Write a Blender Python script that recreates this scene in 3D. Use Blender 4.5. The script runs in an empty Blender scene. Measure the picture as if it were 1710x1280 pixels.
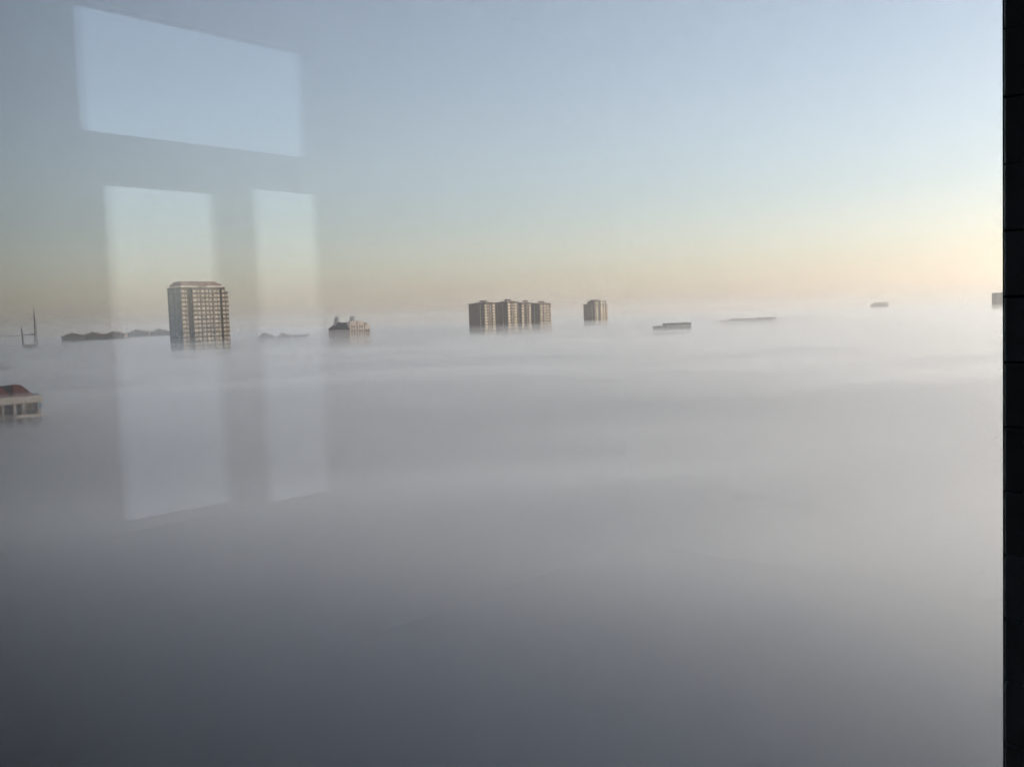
import bpy, math, random
from mathutils import Vector, Matrix, noise

random.seed(7)
S = bpy.context.scene
R = math.radians
COL = S.collection

# ------------------------------------------------------------------ camera
F = 1600.0                 # focal length in photo pixels (photo 1710 x 1280)
Z0 = 75.0                  # eye height above the ground
PITCH, ROLL = math.atan(110 / F), 0.036
fw = Vector((0, math.cos(PITCH), -math.sin(PITCH)))
up0 = Vector((0, math.sin(PITCH), math.cos(PITCH)))
r0 = Vector((1, 0, 0))
rt = r0 * math.cos(ROLL) - up0 * math.sin(ROLL)
up = up0 * math.cos(ROLL) + r0 * math.sin(ROLL)
EYE = Vector((0, 0, Z0))
cam = bpy.data.cameras.new("camera")
cam.sensor_width = 36
cam.lens = 36 * F / 1710
cam.clip_start = 0.02
cam.clip_end = 60000
camo = bpy.data.objects.new("camera", cam)
COL.objects.link(camo)
M = Matrix((rt, up, -fw)).transposed().to_4x4()
M.translation = EYE
camo.matrix_world = M
S.camera = camo

# ------------------------------------------------------------------ sky, sun, exposure
SUN_AZ, SUN_EL = 65.0, 10.0          # azimuth clockwise from the view direction (+Y)
w = bpy.data.worlds.new("World")
S.world = w
w.use_nodes = True
nt = w.node_tree
nt.nodes.clear()
sky = nt.nodes.new("ShaderNodeTexSky")
sky.sky_type = 'NISHITA'
sky.sun_disc = False
sky.sun_elevation = R(SUN_EL)
sky.sun_rotation = R(SUN_AZ)
sky.altitude = 100
sky.air_density = 1.3
sky.dust_density = 0.9
sky.ozone_density = 4.0
bg = nt.nodes.new("ShaderNodeBackground")
bg.inputs[1].default_value = 0.15
wo = nt.nodes.new("ShaderNodeOutputWorld")
hs = nt.nodes.new("ShaderNodeHueSaturation")          # hazy morning: a paler, greyer sky all over
hs.inputs["Saturation"].default_value = 0.56
tn = nt.nodes.new("ShaderNodeMix"); tn.data_type = 'RGBA'; tn.blend_type = 'MULTIPLY'
tn.inputs[0].default_value = 1.0
tcw = nt.nodes.new("ShaderNodeTexCoord")
sxyz = nt.nodes.new("ShaderNodeSeparateXYZ")
mrw = nt.nodes.new("ShaderNodeMapRange"); mrw.interpolation_type = 'SMOOTHSTEP'
mrw.inputs[1].default_value = 0.0; mrw.inputs[2].default_value = 0.32
bl = nt.nodes.new("ShaderNodeMix"); bl.data_type = 'RGBA'
bl.inputs[6].default_value = (1.24, 1.085, 1.12, 1)      # rosy belt low round the whole horizon
bl.inputs[7].default_value = (1.06, 0.96, 0.97, 1)
nt.links.new(tcw.outputs["Generated"], sxyz.inputs[0])
nt.links.new(sxyz.outputs["Z"], mrw.inputs[0])
nt.links.new(mrw.outputs[0], bl.inputs[0])
nt.links.new(bl.outputs[2], tn.inputs[7])
nt.links.new(sky.outputs[0], hs.inputs["Color"])
nt.links.new(hs.outputs[0], tn.inputs[6])
nt.links.new(tn.outputs[2], bg.inputs[0])
nt.links.new(bg.outputs[0], wo.inputs[0])

sl = bpy.data.lights.new("sun", 'SUN')
sl.energy = 2.2
sl.angle = R(0.6)
sl.color = (1.0, 0.86, 0.72)
so = bpy.data.objects.new("sun", sl)
COL.objects.link(so)
sd = Vector((math.sin(R(SUN_AZ)) * math.cos(R(SUN_EL)), math.cos(R(SUN_AZ)) * math.cos(R(SUN_EL)), math.sin(R(SUN_EL))))
so.rotation_euler = (-sd).to_track_quat('-Z', 'Y').to_euler()
so.location = sd * 50 + EYE

vs = S.view_settings
vs.view_transform = 'Standard'
vs.look = 'None'
vs.exposure = 0.7
vs.gamma = 1.0
vs.use_curve_mapping = False

S.render.engine = 'CYCLES'
S.cycles.use_denoising = True
S.cycles.max_bounces = 8
S.cycles.use_light_tree = False
S.cycles.use_adaptive_sampling = True
S.cycles.adaptive_threshold = 0.06
S.cycles.adaptive_min_samples = 12
S.cycles.diffuse_bounces = 3
S.cycles.glossy_bounces = 3
S.cycles.transmission_bounces = 4
S.cycles.transparent_max_bounces = 24
S.cycles.volume_bounces = 3


# ------------------------------------------------------------------ helpers
def at(px, py, D):
    """world point on the ray of photo pixel (px, py) where y == D"""
    d = fw + rt * ((px - 855) / F) - up * ((py - 640) / F)
    return EYE + d * (D / d.y)


def link(o, parent=None):
    COL.objects.link(o)
    if parent is not None:
        o.parent = parent
    return o


def tag(o, label=None, cat=None, group=None, kind=None):
    if label: o["label"] = label
    if cat: o["category"] = cat
    if group: o["group"] = group
    if kind: o["kind"] = kind
    return o


def empty(name, loc, rz=0.0):
    o = bpy.data.objects.new(name, None)
    o.location = loc
    o.rotation_euler = (0, 0, rz)
    return link(o)


class MB:
    def __init__(s):
        s.v, s.f = [], []

    def add(s, vs_, fs):
        n = len(s.v)
        s.v += [tuple(v) for v in vs_]
        s.f += [tuple(i + n for i in f) for f in fs]
        return s

    def box(s, x0, x1, y0, y1, z0, z1):
        return s.add([(x0, y0, z0), (x1, y0, z0), (x1, y1, z0), (x0, y1, z0), (x0, y0, z1), (x1, y0, z1), (x1, y1, z1), (x0, y1, z1)],
                     [(0, 3, 2, 1), (4, 5, 6, 7), (0, 1, 5, 4), (1, 2, 6, 5), (2, 3, 7, 6), (3, 0, 4, 7)])

    def frustum(s, a, b, z0, z1):
        """a, b = (x0, x1, y0, y1) at z0 and z1"""
        return s.add([(a[0], a[2], z0), (a[1], a[2], z0), (a[1], a[3], z0), (a[0], a[3], z0),
                      (b[0], b[2], z1), (b[1], b[2], z1), (b[1], b[3], z1), (b[0], b[3], z1)],
                     [(0, 3, 2, 1), (4, 5, 6, 7), (0, 1, 5, 4), (1, 2, 6, 5), (2, 3, 7, 6), (3, 0, 4, 7)])

    def prism(s, poly, y0, y1):
        """poly in (x, z), extruded along y"""
        n = len(poly)
        v = [(x, y0, z) for x, z in poly] + [(x, y1, z) for x, z in poly]
        f = [tuple(range(n)), tuple(range(2 * n - 1, n - 1, -1))]
        f += [(i + n, (i + 1) % n + n, (i + 1) % n, i) for i in range(n)]
        return s.add(v, f)

    def lathe(s, prof, cx=0, cy=0, n=12):
        k = len(prof)
        v = [(cx + r * math.cos(2 * math.pi * j / n), cy + r * math.sin(2 * math.pi * j / n), z) for r, z in prof for j in range(n)]
        f = [(i * n + j, i * n + (j + 1) % n, (i + 1) * n + (j + 1) % n, (i + 1) * n + j) for i in range(k - 1) for j in range(n)]
        f += [tuple(range(n - 1, -1, -1)), tuple(range((k - 1) * n, k * n))]
        return s.add(v, f)

    def bar(s, p, q, r):
        p, q = Vector(p), Vector(q)
        d = (q - p).normalized()
        a = d.orthogonal().normalized() * r
        b = d.cross(a).normalized() * r
        v = [p + a, p + b, p - a, p - b, q + a, q + b, q - a, q - b]
        return s.add(v, [(3, 2, 1, 0), (4, 5, 6, 7), (0, 1, 5, 4), (1, 2, 6, 5), (2, 3, 7, 6), (3, 0, 4, 7)])

    def mesh(s, name, mat):
        me = bpy.data.meshes.new(name)
        me.from_pydata(s.v, [], s.f)
        me.update()
        if mat: me.materials.append(mat)
        return me

    def build(s, name, mat, parent=None):
        return link(bpy.data.objects.new(name, s.mesh(name, mat)), parent)


def put(name, me, loc, parent, rz=0.0, scale=None):
    o = bpy.data.objects.new(name, me)
    o.location = loc
    o.rotation_euler = (0, 0, rz)
    if scale: o.scale = scale
    return link(o, parent)


# ------------------------------------------------------------------ materials
def mat(name, col, rough=0.8, var=0.25, scale=0.3, spec=0.4, metal=0.0, streak=False):
    m = bpy.data.materials.new(name)
    m.use_nodes = True
    n, l = m.node_tree.nodes, m.node_tree.links
    b = n["Principled BSDF"]
    b.inputs["Roughness"].default_value = rough
    b.inputs["Specular IOR Level"].default_value = spec
    b.inputs["Metallic"].default_value = metal
    tc = n.new("ShaderNodeTexCoord")
    mp = n.new("ShaderNodeMapping")
    if streak: mp.inputs["Scale"].default_value = (1, 1, 0.12)
    nz = n.new("ShaderNodeTexNoise")
    nz.inputs["Scale"].default_value = scale
    nz.inputs["Detail"].default_value = 6
    nz.inputs["Roughness"].default_value = 0.65
    oi = n.new("ShaderNodeObjectInfo")
    ad = n.new("ShaderNodeMath"); ad.operation = 'MULTIPLY_ADD'
    ad.inputs[1].default_value = 0.35
    mr = n.new("ShaderNodeMapRange")
    mr.inputs[1].default_value = 0.35; mr.inputs[2].default_value = 1.0
    mr.inputs[3].default_value = 1 - var; mr.inputs[4].default_value = 1 + var
    mx = n.new("ShaderNodeMix"); mx.data_type = 'RGBA'; mx.blend_type = 'MULTIPLY'
    mx.inputs[0].default_value = 1.0
    mx.inputs[6].default_value = (*col, 1)
    l.new(tc.outputs["Object"], mp.inputs[0]); l.new(mp.outputs[0], nz.inputs[0])
    l.new(oi.outputs["Random"], ad.inputs[0]); l.new(nz.outputs[0], ad.inputs[2])
    l.new(ad.outputs[0], mr.inputs[0]); l.new(mr.outputs[0], mx.inputs[7])
    l.new(mx.outputs[2], b.inputs["Base Color"])
    return m


def glass_mat(name, tint=(0.97, 0.985, 0.98), f0=0.043):
    """clear float glass: straight transmission plus a mirror reflection that grows towards grazing angles"""
    m = bpy.data.materials.new(name)
    m.use_nodes = True
    n, l = m.node_tree.nodes, m.node_tree.links
    n.clear()
    out = n.new("ShaderNodeOutputMaterial")
    tr = n.new("ShaderNodeBsdfTransparent"); tr.inputs[0].default_value = (*tint, 1)
    gl = n.new("ShaderNodeBsdfGlossy"); gl.inputs["Roughness"].default_value = 0.008
    ge = n.new("ShaderNodeNewGeometry")
    dt = n.new("ShaderNodeVectorMath"); dt.operation = 'DOT_PRODUCT'
    ab = n.new("ShaderNodeMath"); ab.operation = 'ABSOLUTE'
    iv = n.new("ShaderNodeMath"); iv.operation = 'SUBTRACT'; iv.inputs[0].default_value = 1.0
    pw = n.new("ShaderNodeMath"); pw.operation = 'POWER'; pw.inputs[1].default_value = 5.0
    ma = n.new("ShaderNodeMath"); ma.operation = 'MULTIPLY_ADD'; ma.inputs[1].default_value = 1 - f0; ma.inputs[2].default_value = f0
    mx = n.new("ShaderNodeMixShader")
    l.new(ge.outputs["Normal"], dt.inputs[0]); l.new(ge.outputs["Incoming"], dt.inputs[1])
    l.new(dt.outputs["Value"], ab.inputs[0]); l.new(ab.outputs[0], iv.inputs[1])
    l.new(iv.outputs[0], pw.inputs[0]); l.new(pw.outputs[0], ma.inputs[0])
    l.new(ma.outputs[0], mx.inputs[0]); l.new(tr.outputs[0], mx.inputs[1]); l.new(gl.outputs[0], mx.inputs[2])
    l.new(mx.outputs[0], out.inputs["Surface"])
    return m


def volume_mat(name, density, col=(0.955, 0.95, 0.958), aniso=0.6):
    m = bpy.data.materials.new(name)
    m.use_nodes = True
    n, l = m.node_tree.nodes, m.node_tree.links
    n.clear()
    out = n.new("ShaderNodeOutputMaterial")
    pv = n.new("ShaderNodeVolumePrincipled")
    pv.inputs["Color"].default_value = (*col, 1)
    pv.inputs["Density"].default_value = density
    pv.inputs["Anisotropy"].default_value = aniso
    l.new(pv.outputs[0], out.inputs["Volume"])
    m.cycles.volume_sampling = "DISTANCE"
    return m


M_GROUND = mat("dark_city_ground", (0.035, 0.045, 0.042), 0.9, 0.5, 0.02)
M_BROWN = mat("brown_facade_tile", (0.055, 0.03, 0.02), 0.7, 0.25, 0.25, streak=True)
M_BROWN2 = mat("umber_facade_tile", (0.058, 0.03, 0.019), 0.75, 0.25, 0.25, streak=True)
M_SIDESHADE = mat("skylit_shade_blue", (0.04, 0.072, 0.092), 0.7, 0.25, 0.25, streak=True)  # bluish skylight shade of the tower's left face, put into the colour
M_PILASTER = mat("tan_pilaster_render", (0.24, 0.18, 0.13), 0.8, 0.2, 0.4)
M_LEDGE = mat("dark_ledge_concrete", (0.07, 0.052, 0.042), 0.85, 0.25, 0.5)
M_CREAM = mat("bright_window_glass", (0.46, 0.38, 0.28), 0.28, 0.55, 1.5, spec=0.6, metal=0.35)
M_SIDEWIN = mat("grey_window_glass", (0.22, 0.27, 0.29), 0.2, 0.3, 1.5, spec=0.6)
M_BAND = mat("cream_cornice", (0.7, 0.58, 0.48), 0.8, 0.15, 0.5)
M_ROOF = mat("brown_red_roof", (0.2, 0.12, 0.1), 0.8, 0.3, 0.4)
M_SLATE = mat("dark_slate_roof", (0.05, 0.05, 0.055), 0.75, 0.3, 0.5)
M_PINKWALL = mat("cream_pink_render", (0.62, 0.5, 0.42), 0.85, 0.15, 0.4, streak=True)
M_REDROOF = mat("red_clay_roof", (0.15, 0.03, 0.022), 0.75, 0.3, 0.8)
M_DARKWIN = mat("dark_loggia_glass", (0.05, 0.035, 0.035), 0.25, 0.3, 1.0, spec=0.6)
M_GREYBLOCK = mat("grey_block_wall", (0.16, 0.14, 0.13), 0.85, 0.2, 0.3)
M_PALE = mat("pale_and_hazed_wall", (0.44, 0.42, 0.39), 0.85, 0.15, 0.3)  # turrets' own tone; on far blocks it puts distance haze into the colour
M_DARKBLOCK = mat("dark_block_wall", (0.075, 0.062, 0.055), 0.85, 0.2, 0.3)
M_STEEL = mat("dark_painted_steel", (0.05, 0.045, 0.045), 0.6, 0.2, 1.0)
M_TILE = mat("charcoal_glazed_tile", (0.38, 0.47, 0.52), 0.4, 0.35, 3.0, spec=0.3)
M_GROUT = mat("dark_grout", (0.03, 0.035, 0.04), 0.9, 0.2, 5.0)
M_ROOM = mat("dark_room_paint", (0.01, 0.0105, 0.011), 0.95, 0.1, 0.8)
M_FRAME = mat("dark_window_frame", (0.03, 0.032, 0.034), 0.5, 0.1, 2.0)
M_GLASS = glass_mat("clear_glass")
M_SIDEGLASS = glass_mat("blue_tinted_glass", (0.8, 0.84, 0.88))

# ------------------------------------------------------------------ ground, fog, haze
def disc(name, radius, z, material):
    b = MB()
    n = 96
    v = [(0, 0, z)]
    f = []
    rad = [60 * (radius / 60) ** (i / 24) for i in range(25)]
    for r in rad:
        for j in range(n):
            a = 2 * math.pi * j / n
            v.append((r * math.cos(a), r * math.sin(a), z))
    f += [(0, 1 + j, 1 + (j + 1) % n) for j in range(n)]
    for i in range(24):
        for j in range(n):
            a, c = 1 + i * n, 1 + (i + 1) * n
            f.append((a + j, c + j, c + (j + 1) % n, a + (j + 1) % n))
    b.add(v, f)
    return b.build(name, material)


tag(disc("ground", 9000, 0.0, M_GROUND), kind='structure')


def fog_top(x, y, base, amp, seed, drop):
    q = Vector((x * 0.94 + y * 0.34, y * 0.94 - x * 0.34, 0))              # drift direction of the banks
    wv = noise.noise(Vector((x / 240, y / 240, seed + 3))) * 60
    h = noise.noise(Vector((q.x / 800, q.y / 450, seed))) * 0.7 \
        + (0.5 - 1.6 * abs(noise.noise(Vector(((q.x + wv) / 380, (q.y + wv) / 210, seed + 5))))) * 0.7 \
        + noise.noise(Vector(((q.x - wv) / 170, (q.y + wv) / 95, seed + 9))) * 0.5 \
        + noise.noise(Vector(((q.x - wv) / 62, (q.y + wv) / 40, seed + 13))) * 0.14
    h += 0.08 * math.exp(-((x + 105) ** 2 + (y - 195) ** 2) / 4900.0)       # banked up against the red roofed building
    r2 = (x + 40) ** 2 + (y - 15) ** 2
    return base + amp * h - drop * math.exp(-(r2 / (51.0 * 51.0)) ** 2)      # hollow shaped into the fog to darken the near view


def fog_layer(name, base, amp, seed, drop, material, label, radius=8800, bottom=-1.5):
    b = MB()
    n, k = 400, 170
    v = [(0, 0, fog_top(0, 0, base, amp, seed, drop))]
    f = []
    rad = [12 * (radius / 12) ** (i / (k - 1)) for i in range(k)]
    for r in rad:
        for j in range(n):
            a = 2 * math.pi * j / n
            x, y = r * math.sin(a), r * math.cos(a)
            v.append((x, y, fog_top(x, y, base, amp, seed, drop)))
    f += [(0, 1 + (j + 1) % n, 1 + j) for j in range(n)]
    for i in range(k - 1):
        a, c = 1 + i * n, 1 + (i + 1) * n
        for j in range(n):
            f.append((a + j, a + (j + 1) % n, c + (j + 1) % n, c + j))
    m0 = len(v)
    for j in range(n):
        a = 2 * math.pi * j / n
        v.append((radius * math.sin(a), radius * math.cos(a), bottom))
    last = 1 + (k - 1) * n
    f += [(last + j, last + (j + 1) % n, m0 + (j + 1) % n, m0 + j) for j in range(n)]
    f.append(tuple(m0 + j for j in range(n)))
    b.add(v, f)
    o = b.build(name, material)
    return tag(o, label, "fog", kind='stuff')


fog_layer("fog_veil", Z0 - 8.0, 3.5, 3.0, 28.0, volume_mat("faint_fog", 0.0016), "faintest soft mist on top of the sea of fog")
fog_layer("fog_veil", Z0 - 13.5, 4.0, 47.0, 28.0, volume_mat("thin_fog", 0.0042), "thin veil of mist under the faintest mist")
fog_layer("fog", Z0 - 20.0, 9.0, 21.0, 39.0, volume_mat("dense_fog", 0.075), "sea of grey fog covering the city below")

# torn wisps of mist lying just above the sea of fog
wb = MB()
rw = random.Random(11)
taken = []
nu, nv = 20, 10
tries = 0
while len(taken) < 34 and tries < 4000:
    tries += 1
    dist = 170 * (1500 / 170) ** rw.random()
    az_ = R(rw.uniform(-34, 33))
    cx, cy = dist * math.sin(az_), dist * math.cos(az_)
    la = dist ** 0.6 * rw.uniform(0.9, 2.2)
    lb = la * rw.uniform(0.25, 0.45)
    lh = rw.uniform(1.0, 2.4) * (0.6 + dist / 1500)
    if any((cx - X0) ** 2 + (cy - Y0) ** 2 < (la + L0) ** 2 for X0, Y0, L0 in taken): continue
    taken.append((cx, cy, la))
    cz = Z0 - rw.uniform(9.5, 14.0)
    rot = rw.uniform(-0.5, 0.3)
    sd_ = rw.uniform(0, 99)
    v = [(0, 0, 1)]
    for i in range(1, nv):
        th = math.pi * i / nv
        for j in range(nu):
            ph = 2 * math.pi * j / nu
            v.append((math.sin(th) * math.cos(ph), math.sin(th) * math.sin(ph), math.cos(th)))
    v.append((0, 0, -1))
    out_ = []
    for p in v:
        k = 1 + 0.75 * noise.noise(Vector((p[0] * 1.6 + sd_, p[1] * 1.6, p[2] * 0.8))) + 0.3 * noise.noise(Vector((p[0] * 4 + sd_, p[1] * 4, p[2] * 2)))
        k = max(0.3, min(1.0, k * 0.8))
        lx, ly, lz = p[0] * la * k, p[1] * lb * k, p[2] * lh * k
        out_.append((cx + lx * math.cos(rot) - ly * math.sin(rot), cy + lx * math.sin(rot) + ly * math.cos(rot), cz + lz))
    fs = [(0, 1 + j, 1 + (j + 1) % nu) for j in range(nu)]
    for i in range(nv - 2):
        a_, c_ = 1 + i * nu, 1 + (i + 1) * nu
        fs += [(a_ + j, c_ + j, c_ + (j + 1) % nu, a_ + (j + 1) % nu) for j in range(nu)]
    e_ = len(v) - 1
    a_ = 1 + (nv - 2) * nu
    fs += [(e_, a_ + (j + 1) % nu, a_ + j) for j in range(nu)]
    wb.add(out_, fs)
tag(wb.build("mist", volume_mat("torn_mist", 0.03)), "torn wisps of mist over the fog", "mist", kind='stuff')

hz = MB().box(-9200, 9200, -9200, 9200, -3.0, Z0 + 48).build("haze", volume_mat("thin_haze", 0.00029, (0.98, 0.94, 0.9), 0.5))
tag(hz, "thin morning haze in the air over the city", "haze", kind='stuff')

# ------------------------------------------------------------------ the room the picture is taken from
AZN = R(41.0)
NV = Vector((math.sin(AZN), math.cos(AZN), 0))            # towards and through the big window
LV = Vector((-math.cos(AZN), math.sin(AZN), 0))           # to the left along the big window
DG, WL = 1.04, 4.16                                       # glass distance, left wall distance
RM = Matrix((NV, LV, Vector((0, 0, 1)))).transposed().to_4x4()
RM.translation = EYE
FLOOR, CEIL = -1.78, 1.95


def room_box(name, n0, n1, l0, l1, z0, z1, m, parent=None):
    o = MB().box(n0, n1, l0, l1, z0, z1).build(name, m, parent)
    if parent is None:
        o.matrix_world = RM
    return o


LP = 0.226                                                # left edge of the pier
LR = -2.4
NB = -4.0
for nm, bx in (("floor", (NB, DG + 0.3, LR, WL + 0.3, FLOOR - 0.25, FLOOR)),
               ("ceiling", (NB, DG + 0.3, LR, WL + 0.3, CEIL, CEIL + 0.25)),
               ("wall_back", (NB - 0.25, NB, LR, WL + 0.3, FLOOR - 0.25, CEIL + 0.25)),
               ("wall_right", (NB - 0.25, DG + 0.3, LR - 0.25, LR, FLOOR - 0.25, CEIL + 0.25))):
    tag(room_box(nm, *bx, M_ROOM), kind='structure')
SILL, HEAD = -1.77, 1.85
fr = MB()
fr.box(DG - 0.06, DG + 0.3, LP + 0.006, WL, FLOOR, SILL)
fr.box(DG - 0.06, DG + 0.3, LP + 0.006, WL, HEAD, CEIL)
o = fr.build("wall_front", M_ROOM); o.matrix_world = RM; tag(o, kind='structure')


def room_thing(name, label, cat):
    e = bpy.data.objects.new(name, None)
    link(e); e.matrix_world = RM
    return tag(e, label, cat)


# big window: double glazing in a slim frame
bw = room_thing("picture_window", "large clear double glazed window the city is seen through", "window")
room_box("pane", DG, DG + 0.006, LP + 0.006, WL - 0.03, SILL + 0.02, HEAD - 0.02, M_GLASS, bw)
room_box("pane", DG + 0.018, DG + 0.024, LP + 0.006, WL - 0.03, SILL + 0.02, HEAD - 0.02, M_GLASS, bw)
f = MB()
f.box(DG - 0.02, DG + 0.05, LP + 0.006, WL - 0.002, SILL + 0.002, SILL + 0.022)
f.box(DG - 0.02, DG + 0.05, LP + 0.006, WL - 0.002, HEAD - 0.022, HEAD - 0.002)
f.box(DG - 0.02, DG + 0.05, WL - 0.032, WL - 0.002, SILL + 0.022, HEAD - 0.022)
f.build("frame", M_FRAME, bw)


# side window in the left wall, whose mirror image shows in the big window
def mirror_nz(px, py):
    """(n, z) on the left wall seen by reflection at photo pixel"""
    d = fw + rt * ((px - 855) / F) - up * ((py - 640) / F)
    k = WL / d.dot(LV)
    return 2 * DG - d.dot(NV) * k, d.z * k


N0, N1 = 0.09, -1.18                      # right and left jambs of the side window on the wall
T0, T1 = 0.882, 1.432                      # transom light
A0, A1, AZ0, AZ1 = 0.0, -0.543, -0.87, 0.656
TN1 = -1.11                                # left jamb of the transom light
B0, B1, BZ0, BZ1 = -0.771, -1.18, -0.916, 0.699
wl = MB()
wl.box(NB, N1 - 0.002, WL, WL + 0.07, FLOOR, CEIL)
wl.box(N0 + 0.002, DG + 0.3, WL, WL + 0.07, FLOOR, CEIL)
wl.box(N1 - 0.002, N0 + 0.002, WL, WL + 0.07, FLOOR, BZ0 - 0.002)
wl.box(N1 - 0.002, N0 + 0.002, WL, WL + 0.07, T1 + 0.002, CEIL)
o = wl.build("wall_left", M_ROOM); o.matrix_world = RM; tag(o, kind='structure')
sw = room_thing("side_window", "side window with transom and two tall panes, seen as pale reflection at left", "window")
f = MB()
f.box(N1, N0, WL + 0.01, WL + 0.055, max(AZ1, BZ1), T0)                  # transom bar
f.box(N1, TN1, WL + 0.011, WL + 0.054, T0, T1)
f.box(B0, A1, WL + 0.012, WL + 0.053, BZ0, max(AZ1, BZ1))                # mullion
f.box(A1, A0, WL + 0.012, WL + 0.053, AZ1, max(AZ1, BZ1))
f.box(A1, N0, WL + 0.012, WL + 0.053, BZ0, AZ0)
f.box(A0, N0, WL + 0.012, WL + 0.053, AZ0, AZ1)
f.box(A0, N0, WL + 0.013, WL + 0.052, AZ1, max(AZ1, BZ1))
f.build("frame", M_FRAME, sw)
for (a, b_, c, d_) in ((TN1, N0, T0, T1), (A1, A0, AZ0, AZ1), (B1, B0, BZ0, BZ1)):
    room_box("pane", a, b_, WL + 0.04, WL + 0.046, c, d_, M_SIDEGLASS if c == T0 else M_GLASS, sw)

# dark tiled pier at the right end of the window
pr_ = room_thing("tiled_pier", "near black tiled pier along the right edge of the photo", "pier")
room_box("core", DG - 0.11, DG + 0.3, LR + 0.002, LP + 0.0026, FLOOR, CEIL, M_GROUT, pr_)
TH, TW = 0.0575, 0.30
tb = MB()
e = 0.0009
hx, hz_ = TW / 2 - e, TH / 2 - e
tb.frustum((-0.011, 0.0, -hx, hx), (-0.011, 0.0, -hx, hx), -hz_, hz_)
tb = MB()
c = 0.0012
# a tile with chamfered face, facing -n
tb.add([(0, -hx, -hz_), (0, hx, -hz_), (0, hx, hz_), (0, -hx, hz_),
        (-0.008, -hx, -hz_), (-0.008, hx, -hz_), (-0.008, hx, hz_), (-0.008, -hx, hz_),
        (-0.0095, -hx + c, -hz_ + c), (-0.0095, hx - c, -hz_ + c), (-0.0095, hx - c, hz_ - c), (-0.0095, -hx + c, hz_ - c)],
       [(0, 1, 2, 3), (0, 4, 5, 1), (1, 5, 6, 2), (2, 6, 7, 3), (3, 7, 4, 0), (4, 8, 9, 5), (5, 9, 10, 6), (6, 10, 11, 7), (7, 11, 8, 4), (8, 11, 10, 9)])
tme = tb.mesh("tile", M_TILE)
rows = int((CEIL - FLOOR) / TH)
rj = random.Random(3)
for r in range(rows):
    z = FLOOR + (r + 0.5) * TH
    for k in range(2):
        o = put("tile", tme, (DG - 0.11 - rj.uniform(0, 0.0012), LP - TW / 2 - k * TW, z), pr_)
        o.rotation_euler = (rj.uniform(-0.002, 0.002), 0, rj.uniform(-0.003, 0.003))

# our own building below the room
hb = room_thing("home_tower", "building the picture is taken from, below the window", "building")
room_box("wall", NB - 0.25, DG + 0.3, LR - 6, WL + 0.3, -Z0, FLOOR - 0.252, M_BROWN2, hb)


# ------------------------------------------------------------------ tall towers
def tower(name, label, px_l, px_c, px_r, py_eave, D, cols, side_cols, a=50.0, wall=None, fl=3.0, nf=16, group=None,
          win=None, steps=(), roof="flat", pil=(), rec=(), eave_px=None, first_gap=0.5):
    """front-left corner at photo column px_c, distance D; front face turned a degrees to the right"""
    wall = wall or M_BROWN
    win = win or M_CREAM
    a = R(a)
    P = at(px_c, py_eave, D)
    t = P.x / D
    m = D / F
    W = (px_r - px_c) * m / (math.cos(a) - t * math.sin(a))
    Dp = (px_c - px_l) * m / max(0.12, math.sin(a) + t * math.cos(a))
    H = P.z
    root = empty(name, (P.x, P.y, 0), a)
    tag(root, label, "building", group)
    # local: x along front 0..W, y depth 0..Dp
    body = MB()
    # recesses in the front are real slots: build the body in slabs
    cuts = sorted(rec)
    x = 0.0
    dr = 2.2
    for (u0, u1) in cuts:
        if u0 * W > x: body.box(x, u0 * W, 0, dr, 0, H)
        x = u1 * W
    xe = W
    for (u, h) in steps:
        xe = min(xe, u * W)
    if xe > x: body.box(x, xe, 0, dr, 0, H)
    body.box(0, xe, dr + 0.001, Dp, 0, H)
    for (u, h) in steps:
        body.box(xe + 0.001, W, 0, Dp, 0, H - h)
    body.build("wall", wall, root)
    zs = [H - first_gap - fl * (i + 0.5) for i in range(nf)]
    wh = fl * 0.52
    meshes = {}
    def wmesh(wd, mt):
        k = (round(wd, 2), mt.name)
        if k not in meshes:
            b = MB()
            b.box(-wd / 2, wd / 2, -0.18, 0, -wh / 2, wh / 2)
            b.box(-wd / 2 - 0.12, wd / 2 + 0.12, -0.34, 0, -wh / 2 - 0.16, -wh / 2 - 0.001)
            meshes[k] = b.mesh("window", mt)
        return meshes[k]
    for (u, wd, z0_) in cols:
        me = wmesh(wd * W, win)
        for i, z in enumerate(zs):
            if i < z0_: continue
            put("window", me, (u * W, 0, z), root)
    for (u, wd, mt) in side_cols:
        me = wmesh(wd * Dp, mt)
        for z in zs:
            put("window", me, (0, Dp * (1 - u), z), root, rz=-math.pi / 2)
    ld = MB().box(0, xe if not cuts else W * cuts[0][0], -0.12, -0.002, -0.18, 0.18).mesh("ledge", M_LEDGE)
    if not cuts:
        for z in zs:
            put("ledge", ld, (0, 0, z - fl / 2), root)
    else:
        segs, x = [], 0.0
        for (u0, u1) in cuts:
            segs.append((x, u0 * W)); x = u1 * W
        segs.append((x, xe))
        for (s0, s1) in segs:
            if s1 - s0 < 0.5: continue
            l2 = MB().box(s0, s1, -0.12, -0.002, -0.18, 0.18).mesh("ledge", M_LEDGE)
            for z in zs:
                put("ledge", l2, (0, 0, z - fl / 2), root)
    for (u, wd) in pil:
        MB().box((u - wd / 2) * W, (u + wd / 2) * W, -0.5, -0.003, 0, H - 0.4).build("pilaster", M_PILASTER, root)
    return root, W, Dp, H, xe


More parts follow.
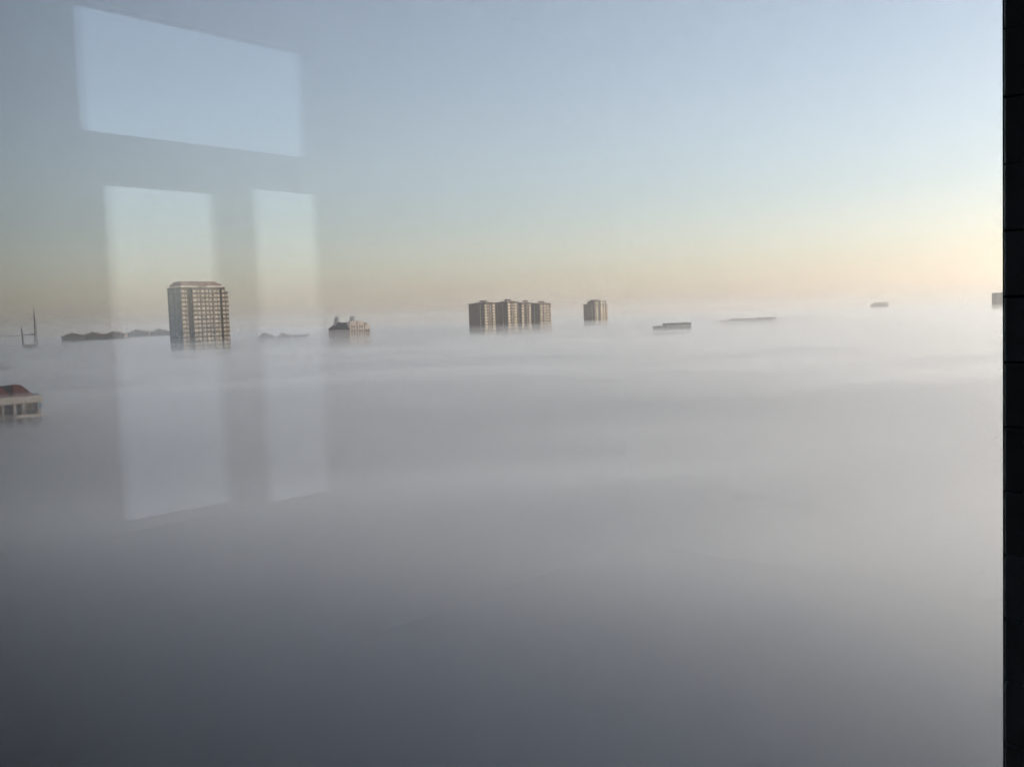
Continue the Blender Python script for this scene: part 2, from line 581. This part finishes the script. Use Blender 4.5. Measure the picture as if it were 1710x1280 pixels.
# tall tower at left
cols = [(0.043, .06, 0), (0.107, .022, 0), (0.285, .068, 0), (0.362, .044, 0), (0.457, .05, 0), (0.543, .05, 0), (0.618, .036, 0),
        (0.72, .062, 0), (0.788, .04, 0), (0.893, .05, 0), (0.968, .05, 1)]
root, W, Dp, H, xe = tower("apartment_tower", "tallest brown tower at left with cream windows and reddish hipped roof", 279, 301, 383, 481, 657,
                           cols, [(0.28, .1, M_SIDEWIN), (0.66, .07, M_SIDEWIN)], nf=16, steps=[(0.935, 3.0)], rec=[(0.135, 0.235), (0.825, 0.858)],
                           pil=[(0.408, .012), (0.662, .014)])
MB().box(-0.12, -0.002, 0, Dp, 0, H).build("side_shade_skin", M_SIDESHADE, root)  # thin skin carrying the painted blue shade of the left face
MB().box(-0.6, xe + 0.3, -0.6, Dp + 0.6, H + 0.002, H + 0.5).build("cornice", M_LEDGE, root)
MB().box(xe + 0.35, W + 0.4, -0.5, Dp + 0.5, H - 2.998, H - 2.5).build("cornice", M_LEDGE, root)
MB().box(1.0, xe - 1.0, 1.0, Dp - 1.0, H + 0.502, H + 1.9).build("parapet", M_BAND, root)
rf = MB().frustum((0.6, xe - 1.2, 0.6, Dp - 0.8), (3.0, xe - 5.0, 4.0, Dp - 4.0), H + 1.902, H + 4.9).build("roof", M_ROOF, root)
MB().frustum((xe * .42, xe * .6, 0.2, 5), (xe * .45, xe * .57, 2.0, 5), H + 0.9, H + 4.4).build("dormer", M_ROOF, rf)

TG = "towers standing together beyond the fog"
tw = [
 # name label l c r eave D cols side
 ("leftmost of four close brown towers, with broad shaded left side", 782, 808, 827, 507, 980,
  [(0.16, .2, 0), (0.40, .06, 0), (0.85, .2, 0)], [(0.76, .06, M_CREAM)], [(0.53, .1)], 15, 0),
 ("second of four close brown towers, with two bright window columns", 826, 847, 866, 505, 1010,
  [(0.14, .19, 0), (0.42, .06, 0), (0.72, .18, 0)], [(0.64, .05, M_CREAM)], [(0.53, .1)], 15, 0),
 ("third of four close brown towers, mostly in shade", 862, 870, 892, 507, 1075,
  [(0.12, .14, 0), (0.66, .14, 0)], [], [(0.42, .1)], 13, 0),
 ("rightmost of four close brown towers, with a dense cream window grid", 886, 900, 920, 508, 1050,
  [(0.2, .12, 0), (0.5, .14, 0), (0.74, .12, 0), (0.94, .07, 1)], [(0.45, .06, M_CREAM)], [(0.08, .07)], 13, 0),
]
for i, (lab, l_, c_, r_, ev, D, cl, sc, pl_, nf, g) in enumerate(tw):
    root, W, Dp, H, xe = tower("apartment_tower", lab, l_, c_, r_, ev, D, cl, sc, pil=pl_, nf=nf, wall=M_BROWN2, group=TG)
    MB().box(-0.4, W + 0.4, -0.4, Dp + 0.4, H + 0.002, H + 0.7).build("parapet", M_LEDGE, root)
    rf = MB().frustum((0.5, W - 0.5, 1.0, Dp * .72), (2.2, W - 2.2, 3.0, Dp * .62), H + 0.702, H + 1.7).build("roof", M_ROOF, root)
    MB().box(W * .3, W * .62, Dp * .25, Dp * .5, H + 2.0, H + 3.6).build("lift_house", M_BROWN2, rf)

root, W, Dp, H, xe = tower("apartment_tower", "lone brown tower right of the four, with stepped left shoulder", 974, 992, 1015, 508, 1260,
     [(0.2, .1, 0), (0.55, .12, 0), (0.74, .1, 0), (0.94, .08, 0)], [(0.8, .06, M_CREAM)], pil=[(0.07, .06), (0.38, .03)], nf=12, wall=M_BROWN2)
us = MB().box(0, W * .9, 0, Dp * .62, H + 0.002, H + 3.7).build("upper_storey", M_BROWN2, root)
for (u, wd) in ((0.2, .1), (0.55, .12), (0.74, .1)):
    put("window", MB().box(-wd * W / 2, wd * W / 2, -0.18, 0, -0.85, 0.85).mesh("window", M_CREAM), (u * W, 0, H + 1.9), us)
MB().box(-0.4, W * .9 + 0.4, -0.4, Dp * .62 + 0.4, H + 3.702, H + 4.3).build("parapet", M_LEDGE, root)
MB().box(-0.4, W + 0.4, Dp * .62 + 0.45, Dp + 0.4, H + 0.002, H + 0.6).build("parapet", M_LEDGE, root)
MB().box(1.5, W * .5, 1.5, Dp * .4, H + 3.703, H + 6.0).build("lift_house", M_BROWN2, root)

# ------------------------------------------------------------------ turreted building
D = 800
a = R(45)
P = at(581, 550, D)
m = D / F
t = P.x / D
W = (617 - 581) * m / (math.cos(a) - t * math.sin(a))
Dp = (581 - 548) * m / (math.sin(a) + t * math.cos(a))
H = P.z
root = tag(empty("turreted_building", (P.x, P.y, 0), a), "cream gabled building with dark roof and two round turrets rising from fog", "building")
MB().box(0, W, 0, Dp, 0, H).build("wall", M_PINKWALL, root)
rf = MB().frustum((-0.7, W + 0.7, -0.7, Dp + 0.7), (2.5, W - 3.0, 4.0, Dp - 7.0), H + 0.002, H + 6.0).build("roof", M_SLATE, root)
for (x, y) in ((4.0, Dp * .74), (7.5, 3.2)):
    tu = MB().lathe([(3.2, H + 1.5), (2.9, H + 6.0), (3.1, H + 6.2), (2.4, H + 8.8), (1.9, H + 10.3), (1.2, H + 10.9), (0.1, H + 11.2)], x, y).build("turret", M_PALE, root)
    for k in range(3):
        an = R(200 + 50 * k)
        put("window", MB().box(-0.45, 0.45, -0.1, 0.1, -0.9, 0.9).mesh("window", M_DARKWIN), (x + 2.5 * math.cos(an), y + 2.5 * math.sin(an), H + 5.2), tu, rz=an + math.pi / 2)
for (u0, u1, h, gb) in ((0.05, 0.36, 6.0, 0.9), (0.42, 0.72, 6.0, 0.9), (0.76, 1.0, 2.0, 3.2)):
    x0, x1 = u0 * W, u1 * W
    bay = MB().prism([(x0, 0), (x1, 0), (x1, H + h), ((x0 + x1) / 2, H + h + gb), (x0, H + h)], -1.3, 3.0).build("gabled_bay", M_PINKWALL, root)
    for zz in (H + 2.2, H - 1.2, H - 4.4, H - 7.6):
        if zz > H + h - 1.2: continue
        for k in (0.3, 0.7):
            put("window", MB().box(-0.6, 0.6, -0.12, 0, -0.85, 0.85).mesh("window", M_DARKWIN), (x0 + (x1 - x0) * k, -1.3, zz), bay)
    put("ledge", MB().box(x0 - 0.2, x1 + 0.2, -0.35, 0, -0.25, 0.25).mesh("ledge", M_LEDGE), (0, -1.3, H - 2.8), bay)

# ------------------------------------------------------------------ blocks with humped roofs on the left horizon
PROF = [(-1, 0), (-1, .34), (-0.66, .36), (-0.56, .78), (-0.32, .84), (-0.3, 1.04), (0.04, 1.04), (0.06, .84), (0.46, .8), (0.58, .36), (0.78, .34), (0.8, .5), (0.98, .5), (1, 0)]


def humped(label, pl_, pr_x, py_e, py_t, D, roofm, group):
    A, B = at(pl_, py_e, D), at(pr_x, py_e, D)
    c = (A + B) / 2
    hw = (B.x - A.x) / 2 * 0.98
    H = c.z
    T = at((pl_ + pr_x) / 2, py_t, D).z - H
    root = tag(empty("humped_roof_block", (c.x, c.y, 0), R(6)), label, "building", group)
    MB().box(-hw * .96, hw * .96, 0.6, 16, 0, H).build("wall", M_GREYBLOCK, root)
    rf = MB().prism([(x * hw, H + 0.002 + z * T) for x, z in PROF], 0, 16.6).build("roof", roofm, root)
    cap = MB().frustum((-hw * .3, hw * .14, -0.8, 5), (-hw * .22, hw * .08, 0.2, 4), H + T * .45, H + T * 1.2).build("dormer", M_SLATE, rf)
    for k in (-0.22, 0.06):
        MB().box(hw * k - 0.6, hw * k + 0.6, -1.0, -0.81, H + T * .55, H + T * .85).build("window", M_CREAM, cap)
    rg = random.Random(int(pl_))
    for k in range(4):
        u = rg.uniform(-0.85, 0.85)
        w_, h_ = rg.uniform(0.5, 1.3), rg.uniform(0.5, 1.5)
        MB().box(u * hw - w_, u * hw + w_, 2, 4.5, H + 0.1, H + T * (1.0 - 0.6 * abs(u)) + h_).build("chimney", M_GREYBLOCK, rf)
    me = MB().box(-0.7, 0.7, -0.12, 0, -0.9, 0.9).mesh("window", M_SIDEWIN)
    for k in range(-4, 5):
        put("window", me, (k * hw * .22, 0.6, H - 1.8), root)


G1 = "humped roofs along the left horizon"
humped("leftmost humped dark roof of the near row on the left horizon", 102, 138, 562, 557, 1250, M_ROOF, G1)
humped("middle humped dark roof of the near row on the left horizon", 138, 172, 561, 555, 1260, M_ROOF, G1)
humped("right humped dark roof of the near row on the left horizon", 172, 208, 560, 554, 1270, M_ROOF, G1)
humped("fainter humped roof left of the tall tower, farther from it", 211, 248, 557, 551, 1600, M_GREYBLOCK, G1)
humped("fainter humped roof touching the left side of the tall tower", 248, 284, 556, 550, 1620, M_GREYBLOCK, G1)
humped("faint humped roof right of the tall tower, nearer to it", 430, 457, 564, 557, 1020, M_GREYBLOCK, G1)
humped("faint humped roof midway between tall tower and turreted building", 460, 487, 564, 557, 1040, M_GREYBLOCK, G1)


# ------------------------------------------------------------------ low slabs and faint blocks
def block(name, label, boxes, D, wallm, nwin=0, group=None, depth=14.0):
    """boxes: (px_l, px_r, py_top)"""
    c = at((boxes[0][0] + boxes[-1][1]) / 2, boxes[0][2], D)
    root = tag(empty(name, (c.x, c.y, 0), R(4)), label, "building", group)
    for i, (l_, r_, t_) in enumerate(boxes):
        A, B = at(l_, t_, D), at(r_, t_, D)
        H = (A.z + B.z) / 2
        x0, x1 = A.x - c.x, B.x - c.x
        y = 0.35 * i
        wl_ = MB().box(x0, x1, y, depth - y, 0, H).build("wall", wallm, root)
        MB().box(x0 - 0.3, x1 + 0.3, y - 0.3, depth - y + 0.3, H + 0.002, H + 0.7).build("parapet", M_LEDGE, root)
        MB().box(x0 + (x1 - x0) * .3, x0 + (x1 - x0) * .55, y + 3, y + 8, H + 0.05, H + 1.2).build("lift_house", wallm, root)
        n = max(2, int((x1 - x0) / 3.2))
        me = MB().box(-0.8, 0.8, -0.12, 0, -0.9, 0.9).mesh("window", M_SIDEWIN)
        for k in range(n):
            for f_ in range(3 if nwin == 0 else nwin):
                put("window", me, (x0 + (k + 0.5) * (x1 - x0) / n, 0, H - 2.0 - 3.0 * f_), wl_).location.y = y
    return root


block("low_block", "low dark slab just above the fog, right of the lone tower", [(1096, 1112, 546), (1113, 1139, 541), (1141, 1155, 540)], 800, M_DARKBLOCK)
block("low_block", "long faint pinkish roof line on the fog, further right", [(1206, 1225, 536), (1225, 1252, 533), (1252, 1272, 533), (1272, 1297, 531)], 1100, M_PALE)
block("far_block", "small faint block alone on the right horizon", [(1457, 1463, 508), (1462, 1484, 505)], 2700, M_PALE, 4)
block("far_block", "faint block half hidden by the dark tiled pier", [(1664, 1700, 489)], 1500, M_GREYBLOCK, 6)
block("long_roof_block", "long faint flat roof just left of the turreted building", [(488, 512, 560)], 1060, M_GREYBLOCK)

# ------------------------------------------------------------------ mast on the left horizon
D = 1050
c = at(50, 568, D)
root = tag(empty("rooftop_mast", (c.x, c.y, 0), 0), "thin dark mast with short post and crossbeam at far left horizon", "mast")
k = D / F
MB().box(-9, 3, 0, 10, 0, c.z - 4.5).build("rooftop", M_GREYBLOCK, root)
zt = at(55, 518, D).z
b = MB()
x0 = (57 - 50) * k
lean = (54.5 - 57) * k
for sx in (-1, 1):
    for sy in (-1, 1):
        b.bar((x0 + sx * 1.3, 4 + sy * 1.3, c.z - 5.0), (x0 + lean * 0 + sx * 0.18, 4 + sy * 0.18, zt), 0.22)
n = 14
for i in range(n):
    f0, f1 = i / n, (i + 1) / n
    z0_, z1_ = c.z + (zt - c.z) * f0, c.z + (zt - c.z) * f1
    w0, w1 = 1.3 + (0.18 - 1.3) * f0, 1.3 + (0.18 - 1.3) * f1
    sgn = 1 if i % 2 else -1
    b.bar((x0 - sgn * w0, 4 - w0, z0_), (x0 + sgn * w1, 4 - w1, z1_), 0.14)
    b.bar((x0 - w1, 4 - sgn * w0, z0_), (x0 - w1, 4 + sgn * w1, z1_), 0.14)
b.build("mast", M_STEEL, root)
b = MB()
x1 = (35 - 50) * k
b.bar((x1, 4, c.z - 6), (x1 - 0.4, 4, at(34, 548, D).z), 0.75)
b.build("short_post", M_STEEL, root)
zb = at(48, 559, D).z
MB().box(x1 + 0.6, x0 - 0.8, 3.6, 4.4, zb - 0.3, zb + 0.3).build("crossbeam", M_STEEL, root)
MB().box(-2.2, x0 - 0.9, 3.4, 4.6, zb + 0.302, zb + 1.0).build("gantry", M_STEEL, root)
MB().bar((x1, 4, zb - 0.6), ((-40 - 50) * k, 4, zb - 0.2), 0.28).build("jib", M_STEEL, root)

# ------------------------------------------------------------------ red roofed building at the left edge
D = 192
a = R(37)
P = at(69, 659, D)
t = P.x / D
px = (D / F) / (math.cos(a) - t * math.sin(a))          # metres of front per photo pixel
zp = lambda y: at(30, y + (30 - 30), D).z               # height of a photo row near the facade
X = lambda p: (p - 69) * px                              # local x of a photo column; 0 = right corner
root = tag(empty("red_roofed_building", (P.x, P.y, 0), a), "near pinkish building with red hipped roof cut by the left edge", "building")
H = zp(661)
L = X(-150)
MB().box(L, 0 - 0.3, 1.5, 12, 0, H - 0.002).build("wall", M_PINKWALL, root)
MB().box(L, 0.15, -0.35, 12.1, zp(672), H).build("parapet", M_BAND, root)
MB().frustum((L + 1, X(21), 0.2, 11), (L + 4, X(9), 4.0, 8.0), H + 0.002, zp(643.5)).build("roof", M_REDROOF, root)
MB().frustum((X(23), X(58), 0.2, 11), (X(30), X(43), 4.0, 8.0), H + 0.002, zp(643.5)).build("roof", M_REDROOF, root)
MB().frustum((X(4), X(35), 5.0, 9.0), (X(6), X(33), 6.2, 7.8), H + 0.004, zp(644.2)).build("valley_roof", M_SLATE, root)
for (p0, y0) in ((-8, 6.0), (37, 6.2)):
    MB().box(X(p0) - 0.3, X(p0) + 0.3, y0, y0 + 0.7, zp(650), zp(641.5)).build("chimney", M_PINKWALL, root)
MB().box(X(59), X(67), 1.0, 3.0, H + 0.002, H + 0.25).build("coping", M_SLATE, root)
for (p0, p1) in ((-60, -56), (-30, -26), (3, 6), (22, 26), (36, 41), (61, 66)):
    MB().box(X(p0), X(p1), -0.2, 1.498, 0, zp(672) - 0.002).build("column", M_PINKWALL, root)
dz = zp(672) - zp(695)
for fl_ in range(3):
    o_ = -dz * fl_
    zt, zb = zp(672) - 0.3 + o_, zp(690) + o_
    for (p0, p1) in ((-56, -30), (-26, 3), (6, 22), (26, 36)):
        MB().box(X(p0) + 0.1, X(p1) - 0.1, 1.38, 1.497, zb, zt).build("loggia_window", M_DARKWIN, root)
    MB().box(X(42.5), X(53.5), 1.3, 1.497, zp(684) + o_, zp(673) + o_).build("window", mat("amber_blind", (0.28, 0.2, 0.08), 0.6, 0.2, 2.0), root)
    MB().box(X(62), X(68), -0.26, -0.201, zp(683) + o_, zp(673) + o_).build("window", M_SIDEWIN, root)
    MB().box(X(24), 0.25, -1.0, 1.3, zp(696) + o_, zp(691) + o_).build("balcony_slab", M_BAND, root)
    for p0 in range(27, 62, 2):
        MB().box(X(p0), X(p0) + 0.09, -0.95, -0.87, zp(691) + o_ + 0.001, zp(683.5) + o_).build("baluster", M_STEEL, root)
    MB().box(X(26), X(61.5), -0.97, -0.85, zp(683.5) + o_ + 0.001, zp(682.8) + o_).build("rail", M_STEEL, root)
    MB().box(X(42), X(60), -0.84, -0.78, zp(690.5) + o_, zp(684) + o_).build("balcony_panel", M_DARKWIN, root)

# roof sunk in the fog behind it
c = at(1, 608, 520)
root = tag(empty("sunken_roof_house", (c.x, c.y, 0), R(20)), "faint pinkish roof sunk in fog above the red roofed building", "building")
MB().box(-22, 3.6, 0, 10, 0, c.z - 1.4).build("wall", M_ROOF, root)
MB().frustum((-22.5, 4.1, -0.5, 10.5), (-18, 1.0, 3.5, 6.5), c.z - 1.398, c.z + 1.2).build("roof", M_ROOF, root)

# ------------------------------------------------------------------ steam drifting from behind the turreted building
b = MB()
nseg, nr = 22, 12
A, B = at(616, 534, 900), at(662, 551, 900)
v, fcs = [], []
for i in range(nseg + 1):
    f_ = i / nseg
    c = A.lerp(B, f_) + Vector((0, 0, 1.6 * math.sin(f_ * 2.6) + 0.8 * noise.noise(Vector((f_ * 5, 0, 1)))))
    r = 0.15 + 2.4 * math.sin(math.pi * f_) ** 0.8 * (1 + 0.5 * noise.noise(Vector((f_ * 7, 3, 0))))
    for j in range(nr):
        an = 2 * math.pi * j / nr
        q_ = 1 + 0.35 * noise.noise(Vector((f_ * 9, math.cos(an), math.sin(an))))
        v.append(c + Vector((0.25 * math.sin(an), math.cos(an) * 1.5, math.sin(an))) * (r * q_))
for i in range(nseg):
    for j in range(nr):
        fcs.append((i * nr + j, i * nr + (j + 1) % nr, (i + 1) * nr + (j + 1) % nr, (i + 1) * nr + j))
fcs += [tuple(range(nr - 1, -1, -1)), tuple(range(nseg * nr, (nseg + 1) * nr))]
b.add(v, fcs)
tag(b.build("steam", volume_mat("steam", 0.06)), "pale wisp of steam drifting right of the turreted building", "steam", kind='stuff')
